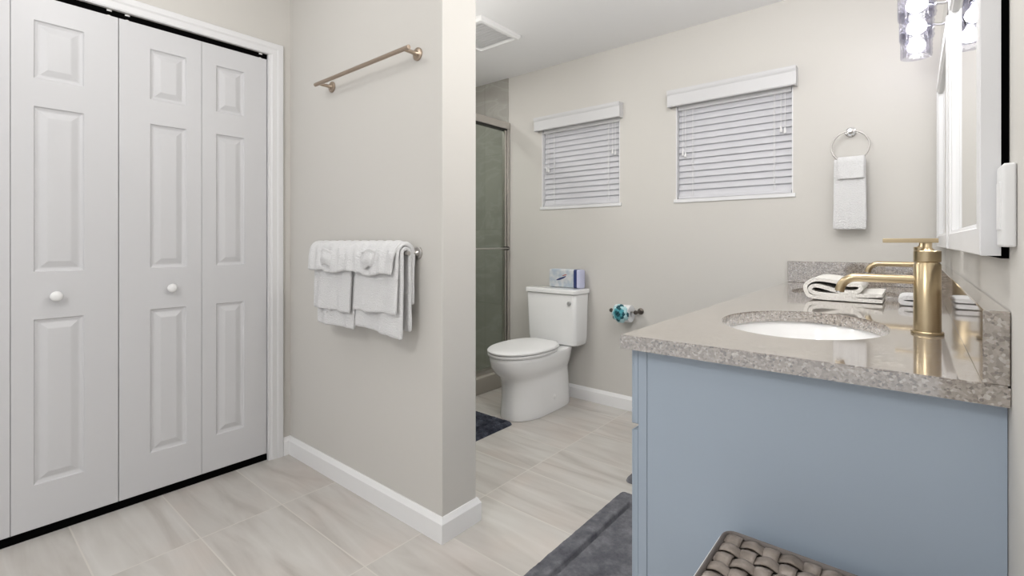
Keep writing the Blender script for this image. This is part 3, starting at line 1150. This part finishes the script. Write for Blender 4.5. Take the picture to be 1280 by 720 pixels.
def egg(hw, yfr, yb_, z, n=48, sq=2.6, cx=TXC):
    """egg outline: rounded front at yfr, squarer back at yb_"""
    L = yb_ - yfr
    ym = yfr + min(L * 0.56, hw * 1.55)
    pts = []
    for k in range(n):
        a = 2 * pi * k / n
        ca, sa = cos(a), sin(a)
        if sa < 0:     # front
            e = 2.15
            x = hw * math.copysign(abs(ca) ** (2 / e), ca)
            y = ym - (ym - yfr) * abs(sa) ** (2 / e)
        else:
            x = hw * math.copysign(abs(ca) ** (2 / sq), ca)
            y = ym + (yb_ - ym) * abs(sa) ** (2 / sq)
        pts.append((cx + x, y, z))
    return pts


def toilet():
    root = thing('toilet', 'white two-piece toilet with closed lid below the left window', 'toilet', (TXC, 2.6, 0))
    # skirted pedestal and bowl as one piece of china
    spec = [(0.137, 2.305, 2.900, 0.001, 4), (0.139, 2.302, 2.902, 0.012, 4), (0.136, 2.308, 2.900, 0.05, 4), (0.133, 2.314, 2.895, 0.13, 4),
            (0.133, 2.312, 2.890, 0.20, 4), (0.135, 2.304, 2.890, 0.240, 3.6), (0.142, 2.284, 2.890, 0.268, 3.4), (0.158, 2.248, 2.90, 0.296, 3.2), (0.171, 2.224, 2.91, 0.335, 3),
            (0.177, 2.213, 2.92, 0.375, 3), (0.178, 2.211, 2.92, 0.397, 3), (0.174, 2.216, 2.915, 0.402, 3)]
    rings = [egg(h, a, b_, z, 56, sq) for h, a, b_, z, sq in spec]
    B().loft(rings).build('bowl', 'porcelain', root, smooth=50)
    # bolt cap discs on the skirt
    B().lathe([(0.0, 0.006), (0.014, 0.006), (0.018, 0.003), (0.018, -0.012)], (TXC + 0.130, 2.635, 0.095), 'x', 24, False, False).build('bolt_cover', 'plastic', root, smooth=50)
    # seat and lid
    rings = [egg(h, a, 2.70, z, 56, 3) for h, a, z in ((0.176, 2.214, 0.4025), (0.184, 2.203, 0.406), (0.186, 2.201, 0.416), (0.182, 2.206, 0.4215))]
    inner = [egg(h, a, 2.64, z, 56, 2.4) for h, a, z in ((0.115, 2.275, 0.4215), (0.115, 2.275, 0.4025))]
    b = B().loft(rings + inner + [rings[0]], False, False)
    bmesh.ops.remove_doubles(b.bm, verts=b.bm.verts[:], dist=1e-6)
    b.build('seat', 'plastic', root, smooth=40)
    rings = [egg(h, a, 2.715 - (0.186 - h) * 0.5, z, 56, 3) for h, a, z in ((0.180, 2.208, 0.4240), (0.187, 2.199, 0.428), (0.188, 2.198, 0.436), (0.182, 2.206, 0.443), (0.155, 2.240, 0.449), (0.09, 2.32, 0.4525), (0.02, 2.40, 0.4535))]
    B().loft(rings).build('lid', 'plastic', root, smooth=35)
    for sx_ in (-1, 1):
        b = B()
        b.tube([(TXC + sx_ * 0.095, 2.722, 0.430), (TXC + sx_ * 0.045, 2.722, 0.430)], 0.013, 14)
        b.box((TXC + sx_ * 0.07 - 0.02, 2.705, 0.402), (TXC + sx_ * 0.07 + 0.02, 2.742, 0.432), 0.003)
        b.build('hinge', 'plastic', root, smooth=40)
    # tank
    def trr(hw, y0, y1, z, r=0.028):
        return rrect(TXC - hw, y0, TXC + hw, y1, r, z, 6)
    rings = [trr(0.190, 2.795, 2.945, 0.4035, 0.03), trr(0.198, 2.785, 2.950, 0.412), trr(0.202, 2.780, 2.954, 0.45), trr(0.2095, 2.768, 2.958, 0.752), trr(0.207, 2.770, 2.956, 0.757)]
    tk = B().loft(rings).build('tank', 'porcelain', root, smooth=40)
    rings = [trr(0.207, 2.770, 2.956, 0.7575), trr(0.218, 2.757, 2.962, 0.762), trr(0.219, 2.756, 2.963, 0.783), trr(0.214, 2.761, 2.960, 0.791), trr(0.19, 2.785, 2.945, 0.7935)]
    B().loft(rings).build('tank_lid', 'porcelain', root, smooth=40)
    b = B()
    b.lathe([(0.0, -0.012), (0.012, -0.012), (0.014, -0.008), (0.014, 0.001)], (TXC + 0.163, 2.7695, 0.700), 'y', 20, False, False)
    b.build('flush_button', 'button', tk, smooth=50)
    # supply line
    b = B()
    b.tube([(TXC + 0.16, 2.952, 0.16), (TXC + 0.16, 2.92, 0.17), (TXC + 0.155, 2.905, 0.22), (TXC + 0.145, 2.90, 0.33), (TXC + 0.14, 2.885, 0.4045)], 0.005, 10)
    b.lathe([(0.0, -0.002), (0.022, -0.002), (0.022, -0.006), (0.0, -0.007)], (TXC + 0.16, YF, 0.16), 'y', 20)
    return root


toilet()

# packet on the tank
def packet():
    zt = 0.7942
    x0, x1 = -2.035, -1.770
    y0, y1 = 2.862, 2.940
    root = thing('tissue_packet', 'pale grey tissue packet with a navy end stripe standing on the toilet tank', 'packet', ((x0 + x1) / 2, (y0 + y1) / 2, zt))
    def sec(x, k):
        h = 0.130
        return rrectv(x, y0 + k, y1 - k, zt + (0 if k < 0.004 else 0.002), zt + h - k, 0.012)
    def rrectv(x, ya, yb_, za, zb_, r, n=4):
        pts = []
        for cy, cz, a0 in ((yb_ - r, zb_ - r, 0), (ya + r, zb_ - r, 90), (ya + r, za + r, 180), (yb_ - r, za + r, 270)):
            for k in range(n + 1):
                a = radians(a0 + 90 * k / n)
                pts.append((x, cy + r * cos(a), cz + r * sin(a)))
        return pts
    B().loft([sec(x0, 0.012), sec(x0 + 0.006, 0.003), sec(x0 + 0.02, 0), sec(x1 - 0.052, 0)]).build('wrapper', 'pack', root, smooth=40)
    B().loft([sec(x1 - 0.052, 0), sec(x1 - 0.026, 0)]).build('end_stripe', 'navy', root, smooth=40)
    B().loft([sec(x1 - 0.026, 0), sec(x1 - 0.006, 0.003), sec(x1, 0.012)]).build('end_panel', 'lav', root, smooth=40)
    # printed slanting mark on the front
    def mark(pts, w, name, m):
        b = B()
        rings = []
        for (x, z_), ww in zip(pts, w):
            rings.append([(x, y0 - 0.0012, z_ + ww), (x, y0 + 0.0005, z_ + ww), (x, y0 + 0.0005, z_ - ww), (x, y0 - 0.0012, z_ - ww)])
        b.loft(rings).build(name, m, root)
    mark([(-1.965, zt + .052), (-1.938, zt + .060), (-1.908, zt + .070), (-1.885, zt + .080)], [.003, .007, .006, .003], 'printed_mark', 'navy')
    mark([(-1.915, zt + .0835), (-1.895, zt + .089), (-1.878, zt + .093)], [.002, .004, .002], 'printed_mark', 'red')


packet()

# toilet paper holder -----------------------------------------------------
def paper_holder():
    z_ = 0.664
    yb = YF - 0.072
    root = thing('toilet_paper_holder', 'small dark metal toilet paper holder on the far wall beside the vanity', 'paper holder', (-1.458, YF, z_))
    for x in (-1.545, -1.372):
        B().lathe([(0.0, -0.0005), (0.021, -0.0005), (0.021, -0.006), (0.011, -0.012), (0.0085, -0.02), (0.0085, -0.070), (0.012, -0.072), (0.014, -0.078), (0.011, -0.086), (0.0, -0.088)], (x, YF, z_), 'y', 24).build('post', 'dark_bronze', root, smooth=40)
    B().tube([(-1.545, yb, z_), (-1.372, yb, z_)], 0.0055, 14).build('roller', 'nickel', root, smooth=40)
    # paper roll
    xa, xb = -1.512, -1.404
    R, zc = 0.055, z_ - 0.012
    b = B()
    prof = [(0.020, xa), (R - .002, xa), (R, xa + .002), (R, xb - .002), (R - .002, xb), (0.020, xb)]
    b.lathe(prof + [prof[0]], (0, yb, zc), 'x', 40, False, False)
    bmesh.ops.remove_doubles(b.bm, verts=b.bm.verts[:], dist=1e-6)
    o = b.build('toilet_paper_roll', 'paper', smooth=40)
    tag(o, 'white toilet paper roll on the dark wall holder', 'toilet paper')
    # rosette of teal tissue tucked on the roll
    cx, cy, cz = -1.450, yb - R - 0.006, zc + 0.006
    root2 = thing('tissue_flower', 'teal tissue paper flower tucked on the front of the toilet roll', 'decoration', (cx, cy, cz))
    rnd = random.Random(4)
    for ringi, (n, rad, size, mm) in enumerate(((10, 0.046, 0.036, 'teal_pale'), (9, 0.036, 0.033, 'teal_pale'), (8, 0.022, 0.028, 'teal'), (6, 0.010, 0.022, 'teal'), (4, 0.004, 0.014, 'teal_dark'))):
        for k in range(n):
            a = 2 * pi * (k + 0.5 * (ringi % 2)) / n + rnd.uniform(-.15, .15)
            b = B()
            rows = []
            for i in range(6):
                row = []
                t = i / 5
                for j in range(5):
                    s_ = (j / 4 - 0.5) * 2
                    w = size * 0.62 * sin(pi * (0.15 + 0.75 * t)) * s_
                    rr_ = rad * 0.45 + size * 1.1 * t
                    lift = -0.008 * ringi - 0.016 * sin(t * pi * 0.7) + 0.006 * s_ * s_ + rnd.uniform(-.0015, .0015) + 0.007 * t * t
                    row.append((cx + cos(a) * rr_ - sin(a) * w, cy + lift, cz + sin(a) * rr_ + cos(a) * w))
                rows.append(row)
            b.loft(rows, closed=False)
            b.build('petal', mm if rnd.random() > .2 else 'teal_dark', root2, smooth=0, mods=(('SOLIDIFY', {'thickness': 0.0012, 'offset': 0}),))


paper_holder()

# ------------------------------------------------------------------ shower door
def shower():
    xg = -2.510
    root = thing('shower_door', 'sliding glass shower door with satin metal frame left of the toilet', 'shower door', (xg, 2.2, 0.1185))
    ya, yb = YP1 + 0.013, YF - 0.007
    B().box((xg - 0.030, ya, 2.012), (xg + 0.030, yb, 2.066), 0.004).build('header_rail', 'steel_frame', root)
    B().box((xg - 0.024, ya + .03, 2.003), (xg + 0.024, yb - .03, 2.0118)).build('header_gasket', 'dark_rubber', root)
    for y0, y1 in ((ya, ya + 0.028), (yb - 0.028, yb)):
        B().box((xg - 0.032, y0, 0.150), (xg + 0.026, y1, 2.0118), 0.003).build('side_jamb', 'steel_frame', root)
    B().box((xg - 0.030, ya, 0.119), (xg + 0.030, yb, 0.149), 0.003).build('bottom_track', 'steel_frame', root)
    ym = (ya + yb) / 2
    for x, y0, y1 in ((xg - 0.014, ya + 0.030, ym + 0.05), (xg + 0.010, ym - 0.05, yb - 0.034)):
        pn = B().box((x - 0.003, y0 + 0.012, 0.158), (x + 0.003, y1 - 0.012, 2.002)).build('glass_panel', 'shower_glass', root)
        b = B()
        b.box((x - 0.007, y0, 0.151), (x + 0.007, y0 + 0.014, 2.002))
        b.box((x - 0.007, y1 - 0.014, 0.151), (x + 0.007, y1, 2.002))
        b.build('panel_stile', 'steel_frame', pn)
    x = xg + 0.010
    bb = B().tube([(x + 0.040, ym + 0.02, 1.066), (x + 0.040, yb - 0.045, 1.066)], 0.0065, 14).build('door_bar', 'nickel', root, smooth=40)
    for y in (ym + 0.03, yb - 0.052):
        B().tube([(x + 0.004, y, 1.066), (x + 0.044, y, 1.066)], 0.015, 14).build('bar_mount', 'dark_rubber', bb, smooth=40)


shower()

# ------------------------------------------------------------------ ceiling vent
def vent():
    x0, x1, y0, y1 = -2.275, -1.920, 2.030, 2.405
    root = thing('exhaust_fan_cover', 'white square exhaust fan cover on the ceiling past the partition', 'ceiling vent', ((x0 + x1) / 2, (y0 + y1) / 2, ZC))
    def rr(i, z_):
        return rrect(x0 + i, y0 + i, x1 - i, y1 - i, 0.012, z_, 4)
    b = B().loft([rr(0, ZC - 0.0005), rr(0, ZC - 0.014), rr(0.012, ZC - 0.026), rr(0.030, ZC - 0.028), rr(0.034, ZC - 0.020), rr(0.034, ZC - 0.006)], False, False)
    b.build('rim', 'vent', root)
    b = B()
    n = 11
    for k in range(n):
        y = y0 + 0.045 + (y1 - y0 - 0.09) * k / (n - 1)
        b.loft([[(x, y - 0.010, ZC - 0.022), (x, y + 0.010, ZC - 0.013), (x, y + 0.010, ZC - 0.011), (x, y - 0.010, ZC - 0.020)] for x in (x0 + 0.032, x1 - 0.032)])
    b.build('grille', 'vent', root)
    B().box((x0 + 0.033, y0 + 0.033, ZC - 0.008), (x1 - 0.033, y1 - 0.033, ZC - 0.0006)).build('duct_plate', 'plastic', root)


vent()

# ------------------------------------------------------------------ bath mats
def rug(x0, y0, x1, y1, h, m, lab, groove, seed, group=None):
    n = 70
    rows = []
    nx, ny = int((x1 - x0) / 0.004), int((y1 - y0) / 0.004)
    for i in range(nx + 1):
        row = []
        for j in range(ny + 1):
            x = x0 + (x1 - x0) * i / nx
            y = y0 + (y1 - y0) * j / ny
            dx, dy = min(x - x0, x1 - x), min(y - y0, y1 - y)
            R = 0.03
            px, py = x, y
            if dx < R and dy < R:         # round the corner
                vx, vy = R - dx, R - dy
                l = max(vx, vy)
                k = l / sqrt(vx * vx + vy * vy) if l > 0 else 1
                sxn = 1 if x < (x0 + x1) / 2 else -1
                syn = 1 if y < (y0 + y1) / 2 else -1
                px = (x0 + R if sxn > 0 else x1 - R) - sxn * vx * k
                py = (y0 + R if syn > 0 else y1 - R) - syn * vy * k
            d = min(dx, dy)
            z_ = h * (1 - exp(-d / 0.006))
            for gd, gw, gdep in groove:
                z_ -= gdep * exp(-((d - gd) / gw) ** 6)
            z_ += (noise.noise(Vector((x * 70, y * 70, seed))) * 0.0022 + noise.noise(Vector((x * 22, y * 22, seed))) * 0.002) * min(1, d / 0.012)
            row.append((px, py, max(z_, 0.001)))
        rows.append(row)
    b = B()
    b.loft(rows, closed=False)
    # flat underside
    P = rrect(x0, y0, x1, y1, 0.03, 0.0008, 5)
    b.bm.faces.new([b.bm.verts.new(p) for p in P])
    o = b.build('bath_mat', m, smooth=0)
    return tag(o, lab, 'bath mat', group)


GR = [(0.085, 0.009, 0.020)]
rug(-1.000, 1.100, -0.520, 1.965, 0.022, 'grey_rug', 'plush grey bath mat in front of the near end of the vanity', GR, 1.0, 'grey vanity mats')
rug(-1.040, 2.068, -0.540, 2.900, 0.022, 'grey_rug', 'plush grey bath mat farther along, its corner peeking past the vanity', GR, 5.0, 'grey vanity mats')
rug(-2.400, 1.560, -1.885, 2.285, 0.018, 'navy_rug', 'charcoal bath mat between the partition and the toilet', [(0.05, 0.009, 0.014), (0.10, 0.009, 0.014), (0.15, 0.009, .014)], 9.0)

# ------------------------------------------------------------------ wicker hamper
def hamper():
    x0, x1, y0, y1, H = -0.290, 0.080, 0.660, 1.018, 0.548
    root = thing('wicker_hamper', 'grey-brown woven wicker hamper in front of the vanity end panel', 'hamper', ((x0 + x1) / 2, (y0 + y1) / 2, 0))

    def weave(P, U, V, Nn, lu, lv, pitch, b):
        """plain weave on the rectangle P + U*[0,lu] + V*[0,lv], facing Nn"""
        nu, nv = max(2, round(lu / pitch)), max(2, round(lv / pitch))
        pu, pv = lu / nu, lv / nv
        amp = pitch * 0.17
        for (A, Bv, la, nb, pa, pb, na, ph) in ((U, V, lu, nv, pu, pv, nu, 0), (V, U, lv, nu, pv, pu, nv, 1)):
            for i in range(nb):
                c = (i + 0.5) * pb
                rows = []
                S_ = na * 6
                for k in range(S_ + 1):
                    t = la * k / S_
                    q = t / pa - 0.5
                    zz = amp * cos(pi * q + pi * (i + ph))
                    wid = pb * 0.41 * (0.93 + 0.07 * cos(pi * q + pi * (i + ph)))
                    row = []
                    for s_ in (-1, -0.5, 0.5, 1):
                        row.append(P + A * t + Bv * (c + wid * s_) + Nn * (zz + 0.0022 * (1 - s_ * s_)))
                    rows.append(row)
                b.loft(rows, closed=False)
    X, Y, Z = Vector((1, 0, 0)), Vector((0, 1, 0)), Vector((0, 0, 1))
    mods = (('SOLIDIFY', {'thickness': 0.0022, 'offset': -1.0}),)
    b = B()
    i = 0.008
    weave(Vector((x0 + i, y0 + i, H - 0.006)), X, Y, Z, x1 - x0 - 2 * i, y1 - y0 - 2 * i, 0.033, b)
    lid = b.build('lid', 'wicker', root, smooth=0, mods=mods)
    # rounded, wrapped rim of the lid
    path = rrect(x0, y0, x1, y1, 0.022, 0, 5)
    rings = []
    n = len(path)
    for k in range(n + 1):
        p = Vector(path[k % n])
        d = (Vector(path[(k + 1) % n]) - Vector(path[(k - 1) % n])).normalized()
        o_ = Vector((d.y, -d.x, 0))
        rings.append([p + o_ * u + Z * w for u, w in ((-0.007, H - 0.003), (-0.003, H + 0.000), (0.0, H - 0.002), (0.002, H - 0.010), (0.002, H - 0.045), (-0.003, H - 0.048), (-0.008, H - 0.045))])
    b = B().loft(rings, False, False)
    b.build('lid_rim', 'wicker_rim', lid, smooth=60)
    # body
    b = B()
    k = 0.010
    zb, zt = 0.012, H - 0.05
    weave(Vector((x0 + k, y0 + k, zb)), X, Z, -Y, x1 - x0 - 2 * k, zt - zb, 0.033, b)
    weave(Vector((x0 + k, y1 - k, zb)), X, Z, Y, x1 - x0 - 2 * k, zt - zb, 0.033, b)
    weave(Vector((x0 + k, y0 + k, zb)), Y, Z, -X, y1 - y0 - 2 * k, zt - zb, 0.033, b)
    weave(Vector((x1 - k, y0 + k, zb)), Y, Z, X, y1 - y0 - 2 * k, zt - zb, 0.033, b)
    b.build('body', 'wicker', root, smooth=0, mods=mods)
    b = B()
    for (a, c) in (((x0 + 0.014, y0 + 0.014, 0.0), (x1 - 0.014, y1 - 0.014, 0.014)),):
        b.box(a, c, 0.003)
    b.build('base', 'wicker_rim', root)
    # white cotton liner turned down just under the lid
    b = B()
    R_ = lambda e, z_: rrect(x0 - e, y0 - e, x1 + e, y1 + e, 0.024, z_, 5)
    b.loft([R_(0.0030, H - 0.012), R_(0.006, H - 0.0125), R_(0.0085, H - 0.017), R_(0.008, H - 0.10), R_(0.006, H - 0.10), R_(0.006, H - 0.020), R_(0.0030, H - 0.015)], False, False)
    b.build('liner', 'liner', root, smooth=40)


hamper()
